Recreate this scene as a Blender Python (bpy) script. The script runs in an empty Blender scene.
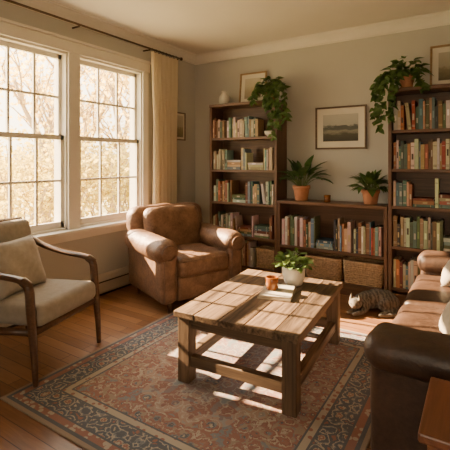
import bpy, bmesh, math, random
from mathutils import Vector, Matrix, Euler, Quaternion
R = random.Random(7)
scene = bpy.context.scene
COL = scene.collection
pi = math.pi

# ------------------------------------------------------------------ materials
class NT:
    def __init__(s, name):
        s.m = bpy.data.materials.new(name); s.m.use_nodes = True
        s.t = s.m.node_tree; s.b = s.t.nodes.get('Principled BSDF'); s.out = s.t.nodes.get('Material Output')
    def n(s, typ, **kw):
        nd = s.t.nodes.new(typ)
        for k, v in kw.items(): setattr(nd, k, v)
        return nd
    def l(s, a, b): s.t.links.new(a, b)
    def inp(s, sock, v):
        if hasattr(v, 'is_linked') or isinstance(v, bpy.types.NodeSocket): s.l(v, sock)
        else: sock.default_value = v
    def math(s, op, a, b=0.0, c=None):
        nd = s.n('ShaderNodeMath', operation=op)
        s.inp(nd.inputs[0], a); s.inp(nd.inputs[1], b)
        if c is not None: s.inp(nd.inputs[2], c)
        return nd.outputs[0]
    def mix(s, f, a, b, mode='MIX'):
        nd = s.n('ShaderNodeMix', data_type='RGBA', blend_type=mode)
        s.inp(nd.inputs[0], f); s.inp(nd.inputs[6], a); s.inp(nd.inputs[7], b)
        return nd.outputs[2]
    def ramp(s, f, stops, interp='LINEAR'):
        nd = s.n('ShaderNodeValToRGB'); cr = nd.color_ramp; cr.interpolation = interp
        while len(cr.elements) > 1: cr.elements.remove(cr.elements[-1])
        cr.elements[0].position = stops[0][0]; cr.elements[0].color = c4(stops[0][1])
        for p, c in stops[1:]:
            e = cr.elements.new(p); e.color = c4(c)
        s.inp(nd.inputs[0], f); return nd.outputs[0]
    def coord(s, scale=(1, 1, 1), which='Object'):
        tc = s.n('ShaderNodeTexCoord'); mp = s.n('ShaderNodeMapping')
        mp.inputs['Scale'].default_value = scale
        s.l(tc.outputs[which], mp.inputs[0]); return mp.outputs[0]
    def noise(s, vec, scale, detail=4, rough=.5, dist=0):
        nd = s.n('ShaderNodeTexNoise'); s.l(vec, nd.inputs['Vector'])
        nd.inputs['Scale'].default_value = scale; nd.inputs['Detail'].default_value = detail
        nd.inputs['Roughness'].default_value = rough; nd.inputs['Distortion'].default_value = dist
        return nd.outputs[0]
    def bump(s, h, strength=.2, dist=.01):
        nd = s.n('ShaderNodeBump'); nd.inputs['Strength'].default_value = strength
        nd.inputs['Distance'].default_value = dist; s.l(h, nd.inputs['Height'])
        s.l(nd.outputs[0], s.b.inputs['Normal'])
def c4(c): return (c[0], c[1], c[2], 1.0)
def sc(c, k): return tuple(min(1, x * k) for x in c)

def mat_plain(name, col, rough=.6, var=.12, nscale=8, bump=.05, bdist=.003, bscale=120, metal=0, spec=None, rnd=0):
    s = NT(name); v = s.coord()
    f = s.noise(v, nscale, 5)
    c = s.ramp(f, [(.3, sc(col, 1 - var)), (.7, sc(col, 1 + var))])
    s.l(c, s.b.inputs['Base Color']); s.b.inputs['Roughness'].default_value = rough
    s.b.inputs['Metallic'].default_value = metal
    if spec is not None: s.b.inputs['Specular IOR Level'].default_value = spec
    if bump: s.bump(s.noise(v, bscale, 3), bump, bdist)
    return s.m
def mat_wood(name, c1, c2, axis='x', rough=.5, fine=30, rnd=.3, bump=.25, lo=.32, hi=.68):
    s = NT(name)
    sca = {'x': (.06, 1, 1), 'y': (1, .06, 1), 'z': (1, 1, .06)}[axis]
    tc = s.n('ShaderNodeTexCoord'); oi = s.n('ShaderNodeObjectInfo')
    add = s.n('ShaderNodeVectorMath', operation='ADD'); s.l(tc.outputs['Object'], add.inputs[0])
    cx = s.n('ShaderNodeCombineXYZ')
    r7 = s.math('MULTIPLY', oi.outputs['Random'], 7.0)
    for i in range(3): s.l(r7, cx.inputs[i])
    s.l(cx.outputs[0], add.inputs[1])
    mp = s.n('ShaderNodeMapping'); mp.inputs['Scale'].default_value = sca; s.l(add.outputs[0], mp.inputs[0])
    v = mp.outputs[0]
    a = s.noise(v, fine, 8, .6, 1.2); b = s.noise(v, fine * 4, 3, .5)
    f = s.math('ADD', s.math('MULTIPLY', a, .75), s.math('MULTIPLY', b, .25))
    c = s.ramp(f, [(lo, c1), ((lo + hi) / 2, tuple((x + y) / 2 for x, y in zip(c1, c2))), (hi, c2)])
    k = s.math('MULTIPLY_ADD', oi.outputs['Random'], rnd, 1 - rnd / 2)
    hs = s.n('ShaderNodeHueSaturation'); s.l(k, hs.inputs['Value']); s.l(c, hs.inputs['Color'])
    s.l(hs.outputs[0], s.b.inputs['Base Color']); s.b.inputs['Roughness'].default_value = rough
    s.bump(f, bump, .004); return s.m
def mat_leather(name, dark, light, rough=.42, bs=.45):
    s = NT(name); v = s.coord()
    big = s.noise(v, 6, 7, .65, .6); sm = s.noise(v, 60, 4)
    f = s.math('ADD', s.math('MULTIPLY', big, .75), s.math('MULTIPLY', sm, .25))
    s.l(s.ramp(f, [(.36, dark), (.62, light)]), s.b.inputs['Base Color'])
    rr = s.n('ShaderNodeMapRange'); s.l(big, rr.inputs[0]); rr.inputs[3].default_value = rough - .08; rr.inputs[4].default_value = rough + .15
    s.l(rr.outputs[0], s.b.inputs['Roughness'])
    vo = s.n('ShaderNodeTexVoronoi'); s.l(v, vo.inputs['Vector']); vo.inputs['Scale'].default_value = 160
    h = s.math('ADD', s.math('MULTIPLY', vo.outputs['Distance'], .25), s.math('MULTIPLY', s.noise(v, 11, 6, .6, 1.5), 2.6))
    s.bump(h, bs, .008); return s.m
def mat_leaf(name, c1, c2, trans=.35, rough=.45):
    s = NT(name); v = s.coord()
    c = s.ramp(s.noise(v, 14, 3), [(.3, c1), (.7, c2)])
    s.l(c, s.b.inputs['Base Color']); s.b.inputs['Roughness'].default_value = rough
    tr = s.n('ShaderNodeBsdfTranslucent'); s.l(s.mix(1.0, c, (1.0, .95, .6, 1), 'MULTIPLY'), tr.inputs[0])
    mx = s.n('ShaderNodeMixShader'); mx.inputs[0].default_value = trans
    s.l(s.b.outputs[0], mx.inputs[1]); s.l(tr.outputs[0], mx.inputs[2]); s.l(mx.outputs[0], s.out.inputs[0])
    return s.m
def mat_fabric(name, c, var=.1, wscale=400, rough=.9):
    s = NT(name); v = s.coord()
    f = s.noise(v, 30, 5); s.l(s.ramp(f, [(.3, sc(c, 1 - var)), (.7, sc(c, 1 + var))]), s.b.inputs['Base Color'])
    s.b.inputs['Roughness'].default_value = rough; s.b.inputs['Sheen Weight'].default_value = .15
    s.bump(s.noise(v, wscale, 2), .4, .002); return s.m

M = {}
M['wall'] = mat_plain('wall_paint', (.48, .465, .425), .85, .03, 3, .08, .002, 200)
M['ceil'] = mat_plain('ceiling_paint', (.72, .69, .63), .9, .02, 3, .05, .002, 200)
M['trim'] = mat_plain('trim_paint', (.74, .70, .62), .45, .03, 5, .02)
M['heater'] = mat_plain('heater_enamel', (.56, .51, .43), .4, .03, 5, .02, metal=.2)
M['shelf'] = mat_wood('shelf_walnut', (.075, .037, .020), (.18, .092, .050), 'x', .42, 22, .1, .15)
M['shelfz'] = mat_wood('shelf_walnut_upright', (.075, .037, .020), (.18, .092, .050), 'z', .42, 22, .1, .15)
M['table'] = mat_wood('reclaimed_oak', (.042, .024, .014), (.25, .160, .095), 'y', .5, 20, .45, .9, .38, .63)
M['tablex'] = mat_wood('reclaimed_oak_cross', (.060, .034, .019), (.20, .125, .072), 'x', .6, 26, .25, .5)
M['tablez'] = mat_wood('reclaimed_oak_leg', (.060, .034, .019), (.20, .125, .072), 'z', .6, 26, .25, .5)
M['walnut'] = mat_wood('chair_walnut', (.050, .022, .010), (.13, .06, .029), 'x', .32, 30, .1, .1)
M['endt'] = mat_wood('end_table_cherry', (.12, .040, .018), (.23, .09, .042), 'y', .35, 24, .1, .1)
M['leather'] = mat_leather('armchair_leather', (.10, .050, .028), (.26, .145, .085), .42)
M['sofa'] = mat_leather('sofa_leather', (.032, .017, .011), (.078, .042, .027), .40, .22)
M['beige'] = mat_fabric('beige_upholstery', (.31, .265, .215))
M['linen'] = mat_fabric('linen_pillow', (.42, .365, .295))
M['terra'] = mat_plain('terracotta', (.46, .20, .10), .8, .12, 20, .15, .003, 80)
M['soil'] = mat_plain('potting_soil', (.03, .02, .012), .95, .3, 60, .6, .01, 90)
M['white'] = mat_plain('white_ceramic', (.66, .63, .57), .3, .03, 5, 0)
M['frame'] = mat_wood('frame_wood', (.08, .05, .03), (.16, .10, .06), 'x', .45, 30, .1, .1)
M['frameg'] = mat_wood('frame_gold_wood', (.22, .13, .06), (.38, .25, .12), 'x', .4, 30, .1, .1)
M['mat'] = mat_plain('mat_board', (.68, .64, .56), .9, .02, 5, .02)
M['leaf'] = mat_leaf('pothos_leaf', (.040, .095, .022), (.13, .22, .05))
M['leafd'] = mat_leaf('dark_leaf', (.03, .08, .028), (.10, .20, .055), .25)
M['leafl'] = mat_leaf('light_leaf', (.12, .22, .055), (.24, .36, .11))
M['stem'] = mat_plain('stem', (.10, .14, .04), .6, .1, 10, 0)
M['pages'] = mat_plain('paper', (.62, .55, .42), .9, .05, 50, .05)
M['wicker'] = mat_plain('wicker', (.42, .27, .15), .75, .35, 60, .5, .004, 160)
M['brass'] = mat_plain('rod_metal', (.12, .085, .05), .35, .05, 5, 0, metal=.8)
s = NT('amber_glass'); s.b.inputs['Base Color'].default_value = (.30, .10, .02, 1); s.b.inputs['Roughness'].default_value = .06
s.b.inputs['Transmission Weight'].default_value = .35; M['amber'] = s.m
M['wax'] = mat_plain('candle_wax', (.70, .50, .30), .5, .03, 5, 0)
s = NT('window_glass'); g = s.n('ShaderNodeBsdfGlossy'); g.inputs['Roughness'].default_value = .02
t = s.n('ShaderNodeBsdfTransparent'); mx = s.n('ShaderNodeMixShader'); mx.inputs[0].default_value = .04
s.l(t.outputs[0], mx.inputs[1]); s.l(g.outputs[0], mx.inputs[2]); s.l(mx.outputs[0], s.out.inputs[0]); M['glass'] = s.m
# curtain
s = NT('sheer_curtain'); v = s.coord((1, 1, 1))
s.b.inputs['Base Color'].default_value = (.80, .73, .60, 1); s.b.inputs['Roughness'].default_value = .9
s.bump(s.noise(v, 500, 2), .2, .002)
tr = s.n('ShaderNodeBsdfTranslucent'); tr.inputs[0].default_value = (.88, .77, .56, 1)
mx = s.n('ShaderNodeMixShader'); mx.inputs[0].default_value = .5
s.l(s.b.outputs[0], mx.inputs[1]); s.l(tr.outputs[0], mx.inputs[2]); s.l(mx.outputs[0], s.out.inputs[0]); M['curtain'] = s.m
# books: vertex colour
s = NT('book_cloth'); at = s.n('ShaderNodeAttribute', attribute_name='Col'); v = s.coord()
s.l(s.mix(s.noise(v, 40, 4), at.outputs['Color'], s.mix(1.0, at.outputs['Color'], (.7, .7, .7, 1), 'MULTIPLY')), s.b.inputs['Base Color'])
s.b.inputs['Roughness'].default_value = .65; M['book'] = s.m
# floor
s = NT('oak_floor'); v = s.coord()
br = s.n('ShaderNodeTexBrick'); s.l(v, br.inputs['Vector'])
br.offset = .37; br.inputs['Scale'].default_value = 1; br.inputs['Brick Width'].default_value = 1.15; br.inputs['Row Height'].default_value = .085
br.inputs['Mortar Size'].default_value = .0022; br.inputs['Mortar Smooth'].default_value = .2
br.inputs['Color1'].default_value = (0, 0, 0, 1); br.inputs['Color2'].default_value = (1, 1, 1, 1); br.inputs['Mortar'].default_value = (.5, .5, .5, 1)
v2 = s.coord((.08, 1, 1)); gr = s.noise(v2, 45, 8, .6, 1.0)
tone = s.math('ADD', s.math('MULTIPLY', br.outputs['Color'], .42), s.math('MULTIPLY', gr, .58))
c = s.ramp(tone, [(.2, (.15, .066, .027)), (.5, (.27, .128, .056)), (.8, (.38, .20, .092))])
c = s.mix(br.outputs['Fac'], c, (.05, .02, .008, 1))
s.l(c, s.b.inputs['Base Color']); s.b.inputs['Roughness'].default_value = .28
s.bump(s.math('SUBTRACT', s.math('MULTIPLY', gr, .15), br.outputs['Fac']), .3, .003); M['floor'] = s.m
# rug
HX, HY = .885, .945
s = NT('persian_rug'); tc = s.n('ShaderNodeTexCoord'); sp = s.n('ShaderNodeSeparateXYZ'); s.l(tc.outputs['Object'], sp.inputs[0])
ax = s.math('ABSOLUTE', sp.outputs[0]); ay = s.math('ABSOLUTE', sp.outputs[1])
d = s.math('MINIMUM', s.math('SUBTRACT', HX, ax), s.math('SUBTRACT', HY, ay))
cx = s.n('ShaderNodeCombineXYZ'); s.l(ax, cx.inputs[0]); s.l(ay, cx.inputs[1])
def voro(scale, rnd, feat='F1'):
    vo = s.n('ShaderNodeTexVoronoi', feature=feat); s.l(cx.outputs[0], vo.inputs['Vector'])
    vo.inputs['Scale'].default_value = scale; vo.inputs['Randomness'].default_value = rnd
    return vo
cream = (.45, .39, .31); rose = (.29, .115, .09); navy = (.055, .080, .120); tan = (.31, .235, .18); drose = (.22, .080, .065); grey = (.17, .21, .24)
vA = voro(12, .75); vB = voro(27, .9); vC = voro(13, .4)
nz = s.noise(cx.outputs[0], 16, 5, .6, 1.5)
fA = s.ramp(s.math('ADD', vA.outputs['Distance'], s.math('MULTIPLY', s.math('SUBTRACT', nz, .5), .8)),
            [(0, cream), (.10, navy), (.19, grey), (.27, rose), (.40, drose), (.46, cream), (.55, rose), (.72, grey)], 'CONSTANT')
fB = s.ramp(vB.outputs['Distance'], [(0, cream), (.16, navy), (.27, rose), (.5, tan)], 'CONSTANT')
field = s.mix(s.math('GREATER_THAN', nz, .52), fA, fB)
ex = s.math('DIVIDE', sp.outputs[0], .46); ey = s.math('DIVIDE', sp.outputs[1], .56)
rr = s.math('SQRT', s.math('ADD', s.math('MULTIPLY', ex, ex), s.math('MULTIPLY', ey, ey)))
ang = s.math('ARCTAN2', ey, ex); wob = s.math('MULTIPLY', s.math('COSINE', s.math('MULTIPLY', ang, 16)), .06)
rr = s.math('ADD', rr, wob)
medc = s.ramp(s.math('ADD', rr, s.math('MULTIPLY', vB.outputs['Distance'], .25)), [(0, cream), (.14, rose), (.3, navy), (.42, tan), (.5, grey), (.75, cream), (.82, drose), (1.0, cream)], 'CONSTANT')
field = s.mix(s.math('LESS_THAN', rr, 1.0), field, s.mix(.55, medc, fA))
bord = s.ramp(s.math('ADD', vC.outputs['Distance'], s.math('MULTIPLY', s.math('SUBTRACT', nz, .5), .7)),
              [(0, cream), (.12, rose), (.22, cream), (.27, navy), (.45, grey), (.50, cream), (.56, navy), (.72, rose)], 'CONSTANT')
def band(lo, col, base):
    return s.mix(s.math('LESS_THAN', d, lo), base, col)
c = band(.27, c4(navy), field); c = band(.260, s.mix(s.math('GREATER_THAN', vB.outputs['Distance'], .35), c4(rose), c4(cream)), c)
c = band(.225, c4(navy), c); c = band(.214, bord, c); c = band(.092, c4(navy), c)
c = band(.08, s.mix(s.math('GREATER_THAN', vB.outputs['Distance'], .38), c4(cream), c4(rose)), c)
c = band(.042, c4(navy), c); c = band(.022, c4(tan), c)
v = s.coord(); w = s.noise(v, 9, 6, .65)
c = s.mix(s.math('MULTIPLY_ADD', w, .30, .05), c, (.29, .245, .205, 1))
s.l(c, s.b.inputs['Base Color']); s.b.inputs['Roughness'].default_value = .95
s.b.inputs['Sheen Weight'].default_value = .1
s.bump(s.noise(v, 350, 3), .6, .004); M['rug'] = s.m
# tabby fur
s = NT('tabby_fur'); v = s.coord()
wv = s.n('ShaderNodeTexWave'); s.l(v, wv.inputs['Vector']); wv.inputs['Scale'].default_value = 10; wv.inputs['Distortion'].default_value = 7; wv.inputs['Detail'].default_value = 4
wv.inputs['Detail Scale'].default_value = 2.2
f = s.math('MULTIPLY', s.math('MULTIPLY_ADD', s.noise(v, 60, 5), 1.6, s.math('MULTIPLY', wv.outputs[1], .8)), .5)
c = s.ramp(f, [(.30, (.030, .025, .020)), (.50, (.075, .062, .048)), (.85, (.150, .125, .095))])
sp = s.n('ShaderNodeSeparateXYZ'); s.l(v, sp.inputs[0]); mr = s.n('ShaderNodeMapRange'); s.l(sp.outputs[2], mr.inputs[0])
mr.inputs[1].default_value = .035; mr.inputs[2].default_value = .010; mr.inputs[3].default_value = 0; mr.inputs[4].default_value = .5
c = s.mix(mr.outputs[0], c, (.20, .17, .13, 1))
mz = s.n('ShaderNodeMapRange'); s.l(sp.outputs[0], mz.inputs[0]); mz.inputs[1].default_value = -.198; mz.inputs[2].default_value = -.218; mz.inputs[3].default_value = 0; mz.inputs[4].default_value = .7
s.l(s.mix(mz.outputs[0], c, (.24, .20, .155, 1)), s.b.inputs['Base Color'])
s.b.inputs['Roughness'].default_value = .9; s.b.inputs['Sheen Weight'].default_value = .12
s.bump(s.noise(s.coord((.4, 1, 1)), 300, 3), .4, .004); M['fur'] = s.m
M['pink'] = mat_plain('cat_nose_pink', (.30, .12, .10), .5, .05, 5, 0)
M['black'] = mat_plain('dark_line', (.015, .01, .008), .5, .05, 5, 0)
# art
def mat_art(name, stops, seed):
    s = NT(name); tc = s.n('ShaderNodeTexCoord'); sp = s.n('ShaderNodeSeparateXYZ'); s.l(tc.outputs['Generated'], sp.inputs[0])
    mp = s.n('ShaderNodeMapping'); mp.inputs['Location'].default_value = (seed, seed, 0); mp.inputs['Scale'].default_value = (1.2, 1, 3)
    s.l(tc.outputs['Generated'], mp.inputs[0]); nz = s.noise(mp.outputs[0], 3.5, 6, .6)
    f = s.math('ADD', sp.outputs[2], s.math('MULTIPLY', s.math('SUBTRACT', nz, .5), .35))
    s.l(s.ramp(f, stops), s.b.inputs['Base Color']); s.b.inputs['Roughness'].default_value = .35
    return s.m
M['art1'] = mat_art('coastal_print', [(0, (.05, .05, .04)), (.25, (.08, .08, .06)), (.36, (.26, .25, .20)), (.45, (.10, .11, .10)), (.55, (.09, .10, .095)), (.6, (.38, .38, .35)), (1, (.46, .45, .41))], 1.3)
M['art2'] = mat_art('portrait_print', [(0, (.25, .2, .13)), (.4, (.36, .30, .2)), (.6, (.45, .40, .30)), (1, (.5, .45, .36))], 4.1)
M['art3'] = mat_art('meadow_print', [(0, (.12, .10, .06)), (.4, (.25, .22, .13)), (.5, (.4, .36, .27)), (1, (.45, .42, .34))], 7.7)
# outside; haze and golden glow put into the pale leaf and bark colours
M['grass'] = mat_plain('autumn_grass', (.50, .46, .24), .95, .25, 1.5, .3, .02, 20)
M['bark'] = mat_plain('bark', (.42, .32, .20), .9, .2, 6, .5, .02, 20)
M['aut'] = mat_leaf('autumn_leaf', (.88, .66, .28), (.94, .78, .40), .6, .7)
M['autg'] = mat_leaf('hedge_leaf', (.52, .46, .15), (.76, .62, .24), .55, .7)

# ------------------------------------------------------------------ mesh helpers
def mk(name, verts, faces, mat, parent=None, loc=(0, 0, 0), rot=(0, 0, 0), smooth=False):
    me = bpy.data.meshes.new(name); me.from_pydata([tuple(v) for v in verts], [], faces); me.update()
    if isinstance(mat, (list, tuple)):
        for m in mat: me.materials.append(m)
    elif mat: me.materials.append(mat)
    o = bpy.data.objects.new(name, me); COL.objects.link(o)
    o.location = loc; o.rotation_euler = rot
    if parent: o.parent = parent
    if smooth:
        for p in me.polygons: p.use_smooth = True
    return o
def empty(name, loc=(0, 0, 0), rz=0):
    o = bpy.data.objects.new(name, None); COL.objects.link(o); o.location = loc; o.rotation_euler = (0, 0, rz)
    o.empty_display_size = .1; return o
def fixn(o):
    bm = bmesh.new(); bm.from_mesh(o.data); bmesh.ops.remove_doubles(bm, verts=bm.verts, dist=1e-5)
    bmesh.ops.recalc_face_normals(bm, faces=bm.faces); bm.to_mesh(o.data); bm.free()
def rbox(name, size, loc, mat, parent=None, r=.004, k=1, n=1, rot=(0, 0, 0), bulge=(0, 0, 0), smooth=None, wrinkle=0):
    """rounded box"""
    h = [x / 2 for x in size]; r = min(r, min(h) * .98)
    def coords(hh):
        hi = hh - r; L = []
        for i in range(k + 1): L.append(-(hi + r * math.tan(pi / 4 * (k - i) / k)))
        for i in range(1, n): L.append(-hi + 2 * hi * i / n)
        for i in range(k + 1): L.append(hi + r * math.tan(pi / 4 * i / k))
        return L
    C = [coords(x) for x in h]; V = []; F = []
    for a in range(3):
        b, c = (a + 1) % 3, (a + 2) % 3
        for sgn in (-1, 1):
            st = len(V); nb, nc = len(C[b]), len(C[c])
            for i in range(nb):
                for j in range(nc):
                    p = [0, 0, 0]; p[a] = sgn * h[a]; p[b] = C[b][i]; p[c] = C[c][j]; V.append(p)
            for i in range(nb - 1):
                for j in range(nc - 1):
                    q = [st + i * nc + j, st + (i + 1) * nc + j, st + (i + 1) * nc + j + 1, st + i * nc + j + 1]
                    F.append(q if sgn > 0 else q[::-1])
    out = []
    for p in V:
        q = [max(-(h[i] - r), min(h[i] - r, p[i])) for i in range(3)]
        d = Vector([p[i] - q[i] for i in range(3)])
        if d.length > 1e-9: d.normalize()
        w = [q[i] + d[i] * r for i in range(3)]
        u = [w[i] / h[i] for i in range(3)]
        res = [w[i] * (1 + bulge[i] * (1 - u[(i + 1) % 3] ** 2) * (1 - u[(i + 2) % 3] ** 2)) for i in range(3)]
        if wrinkle:
            for i in range(3):
                res[i] += wrinkle * (math.sin(res[(i + 1) % 3] * 31 + i * 2 + loc[0] * 9) * math.sin(res[(i + 2) % 3] * 23 + i + loc[1] * 7))
        out.append(res)
    o = mk(name, out, F, mat, parent, loc, rot)
    bm = bmesh.new(); bm.from_mesh(o.data); bmesh.ops.remove_doubles(bm, verts=bm.verts, dist=1e-5)
    bmesh.ops.recalc_face_normals(bm, faces=bm.faces); bm.to_mesh(o.data); bm.free()
    if smooth is None: smooth = k > 1
    if smooth:
        for p in o.data.polygons: p.use_smooth = True
    return o
def tubegeo(path, rad, seg=10, closed=False, V=None, F=None, flat=1.0):
    if V is None: V, F = [], []
    P = [Vector(p) for p in path]; n = len(P)
    if not hasattr(rad, '__len__'): rad = [rad] * n
    T = []
    for i in range(n):
        if closed: t = P[(i + 1) % n] - P[i - 1]
        else: t = P[min(i + 1, n - 1)] - P[max(i - 1, 0)]
        T.append(t.normalized() if t.length > 0 else Vector((0, 0, 1)))
    up = Vector((0, 0, 1)) if abs(T[0].z) < .9 else Vector((1, 0, 0))
    N0 = (up - T[0] * up.dot(T[0])).normalized(); st = len(V)
    for i in range(n):
        N0 = (N0 - T[i] * N0.dot(T[i])).normalized(); B = T[i].cross(N0)
        for j in range(seg):
            a = 2 * pi * j / seg
            V.append(P[i] + (N0 * math.cos(a) * flat + B * math.sin(a)) * rad[i])
    for i in range(n if closed else n - 1):
        for j in range(seg):
            a = st + i * seg + j; b = st + i * seg + (j + 1) % seg
            i2 = (i + 1) % n; c = st + i2 * seg + (j + 1) % seg; dd = st + i2 * seg + j
            F.append([a, b, c, dd])
    if not closed:
        F.append([st + j for j in range(seg)][::-1]); F.append([st + (n - 1) * seg + j for j in range(seg)])
    return V, F
def tube(name, path, rad, mat, parent=None, seg=10, closed=False, flat=1.0, **kw):
    V, F = tubegeo(path, rad, seg, closed, flat=flat)
    return mk(name, V, F, mat, parent, smooth=True, **kw)
def lathe(name, prof, mat, parent=None, loc=(0, 0, 0), seg=28, **kw):
    V, F = [], []
    for r, z in prof:
        for j in range(seg): V.append((r * math.cos(2 * pi * j / seg), r * math.sin(2 * pi * j / seg), z))
    for i in range(len(prof) - 1):
        for j in range(seg):
            F.append([i * seg + j, i * seg + (j + 1) % seg, (i + 1) * seg + (j + 1) % seg, (i + 1) * seg + j])
    if prof[0][0] > 0: F.append(list(range(seg))[::-1])
    if prof[-1][0] > 0: F.append([(len(prof) - 1) * seg + j for j in range(seg)])
    return mk(name, V, F, mat, parent, loc, smooth=True, **kw)
def bez(P, n):
    """catmull-rom through points"""
    P = [Vector(p) for p in P]; out = []
    Q = [P[0] * 2 - P[1]] + P + [P[-1] * 2 - P[-2]]
    for i in range(1, len(Q) - 2):
        for j in range(n):
            t = j / n; a, b, c, d = Q[i - 1], Q[i], Q[i + 1], Q[i + 2]
            out.append(.5 * ((2 * b) + (c - a) * t + (2 * a - 5 * b + 4 * c - d) * t * t + (3 * b - a - 3 * c + d) * t ** 3))
    out.append(P[-1]); return out
def bxg(V, F, x0, x1, y0, y1, z0, z1):
    st = len(V)
    V += [(x0, y0, z0), (x1, y0, z0), (x1, y1, z0), (x0, y1, z0), (x0, y0, z1), (x1, y0, z1), (x1, y1, z1), (x0, y1, z1)]
    F += [[st + i for i in f] for f in ([3, 2, 1, 0], [4, 5, 6, 7], [0, 1, 5, 4], [1, 2, 6, 5], [2, 3, 7, 6], [3, 0, 4, 7])]

# ------------------------------------------------------------------ room shell
XL, XR, YB, YF, H = -3.10, 1.75, 4.15, -1.7, 2.63
V, F = [], []; bxg(V, F, XL - .18, XR + .15, YF - .15, YB + .15, -.12, 0); mk('floor', V, F, M['floor'])
V, F = [], []; bxg(V, F, XL - .18, XR + .15, YF - .15, YB + .15, H, H + .12); mk('ceiling', V, F, M['ceil'])
V, F = [], []; bxg(V, F, XL - .18, XR + .15, YB, YB + .15, 0, H); mk('wall_back', V, F, M['wall'])
V, F = [], []; bxg(V, F, XR, XR + .15, YF, YB, 0, H); mk('wall_right', V, F, M['wall'])
V, F = [], []
bxg(V, F, XL - .18, -.7, YF - .15, YF, 0, H); bxg(V, F, .7, XR + .15, YF - .15, YF, 0, H); bxg(V, F, -.7, .7, YF - .15, YF, 2.15, H); bxg(V, F, -.7, .7, YF - .15, YF, 0, .7)  # unseen opening added behind the camera to let sky fill in
mk('wall_front', V, F, M['wall'])
WZ0, WZ1 = .68, 2.26
wins = [(1.485, 2.255), (2.365, 3.185)]
V, F = [], []
bxg(V, F, XL - .18, XL, YF, YB, 0, WZ0); bxg(V, F, XL - .18, XL, YF, YB, WZ1, H)
ys = [YF] + [y for w in wins for y in w] + [YB]
for i in range(0, len(ys), 2): bxg(V, F, XL - .18, XL, ys[i], ys[i + 1], WZ0, WZ1)
mk('wall_left', V, F, M['wall'])

def prof_extrude(name, prof, p0, p1, inward, mat):
    V, F = [], []; n = len(prof)
    for p in (p0, p1):
        for o, z in prof: V.append((p[0] + inward[0] * o, p[1] + inward[1] * o, z))
    for i in range(n): F.append([i, (i + 1) % n, n + (i + 1) % n, n + i])
    F.append(list(range(n))[::-1]); F.append([n + i for i in range(n)])
    o = mk(name, V, F, mat); fixn(o); return o
crown = [(0, H), (0, H - .105), (.012, H - .105), (.014, H - .09), (.022, H - .082), (.034, H - .060), (.052, H - .040), (.066, H - .028), (.074, H - .022), (.076, H - .008), (.088, H - .006), (.088, H)]
base = [(0, 0), (.016, 0), (.016, .10), (.011, .115), (.006, .125), (0, .125)]
prof_extrude('trim_1', crown, (XL, YF), (XL, YB), (1, 0), M['trim'])
prof_extrude('trim_2', crown, (XL, YB), (XR, YB), (0, -1), M['trim'])
prof_extrude('trim_3', crown, (XR, YF), (XR, YB), (-1, 0), M['trim'])
prof_extrude('baseboard_back', base, (XL, YB), (XR, YB), (0, -1), M['trim'])
prof_extrude('baseboard_right', base, (XR, YF), (XR, YB), (-1, 0), M['trim'])
prof_extrude('baseboard_left', base, (XL, YF), (XL, .3), (1, 0), M['trim'])

# windows
for wi, (y0, y1) in enumerate(wins):
    E = empty('window_%d' % (wi + 1), (XL, (y0 + y1) / 2, (WZ0 + WZ1) / 2)); w = y1 - y0; h = WZ1 - WZ0
    V, F = [], []
    jt = .02
    bxg(V, F, -.17, 0, -w / 2, -w / 2 + jt, -h / 2, h / 2); bxg(V, F, -.17, 0, w / 2 - jt, w / 2, -h / 2, h / 2)
    bxg(V, F, -.17, 0, -w / 2, w / 2, h / 2 - jt, h / 2); bxg(V, F, -.17, 0, -w / 2, w / 2, -h / 2, -h / 2 + jt)
    mk('jamb', V, F, M['trim'], E)
    mid = 1.50 - (WZ0 + WZ1) / 2
    for nm, z0, z1, xo in (('lower_sash', -h / 2 + jt, mid + .02, -.045), ('upper_sash', mid - .02, h / 2 - jt, -.08)):
        V, F = [], []; a = -w / 2 + jt; b = w / 2 - jt; st = .032; th = .032
        bxg(V, F, xo - th / 2, xo + th / 2, a, a + st, z0, z1); bxg(V, F, xo - th / 2, xo + th / 2, b - st, b, z0, z1)
        rb = .055 if nm == 'lower_sash' else .04; rt = .04
        bxg(V, F, xo - th / 2, xo + th / 2, a, b, z0, z0 + rb); bxg(V, F, xo - th / 2, xo + th / 2, a, b, z1 - rt, z1)
        gy0, gy1, gz0, gz1 = a + st, b - st, z0 + rb, z1 - rt
        for i in (1, 2):
            y = gy0 + (gy1 - gy0) * i / 3; bxg(V, F, xo - .011, xo + .011, y - .010, y + .010, gz0, gz1)
        z = (gz0 + gz1) / 2; bxg(V, F, xo - .0112, xo + .0112, gy0, gy1, z - .010, z + .010)
        mk(nm, V, F, M['trim'], E)
        mk(nm + '_glass', [(xo, gy0, gz0), (xo, gy1, gz0), (xo, gy1, gz1), (xo, gy0, gz1)], [[0, 1, 2, 3]], M['glass'], E)
E = empty('window_casing_trim', (XL, 0, 0))
a, b = wins[0][0], wins[-1][1]
rbox('casing_left', (.022, .095, WZ1 - WZ0), (.011, a - .0475 + .006, (WZ0 + WZ1) / 2), M['trim'], E)
rbox('casing_right', (.022, .085, WZ1 - WZ0), (.011, b + .0425 - .006, (WZ0 + WZ1) / 2), M['trim'], E)
mcen = (wins[0][1] + wins[1][0]) / 2
rbox('casing_mullion', (.022, wins[1][0] - wins[0][1] + .012, WZ1 - WZ0), (.011, mcen, (WZ0 + WZ1) / 2), M['trim'], E)
rbox('casing_head', (.026, b - a + .2, .10), (.013, (a + b) / 2, WZ1 + .05), M['trim'], E)
rbox('casing_cap', (.045, b - a + .24, .022), (.0225, (a + b) / 2, WZ1 + .111), M['trim'], E)
rbox('casing_sill', (.10, b - a + .22, .028), (.04, (a + b) / 2, WZ0 - .014), M['trim'], E)
rbox('casing_apron', (.018, b - a + .16, .075), (.009, (a + b) / 2, WZ0 - .0655), M['trim'], E)

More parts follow.
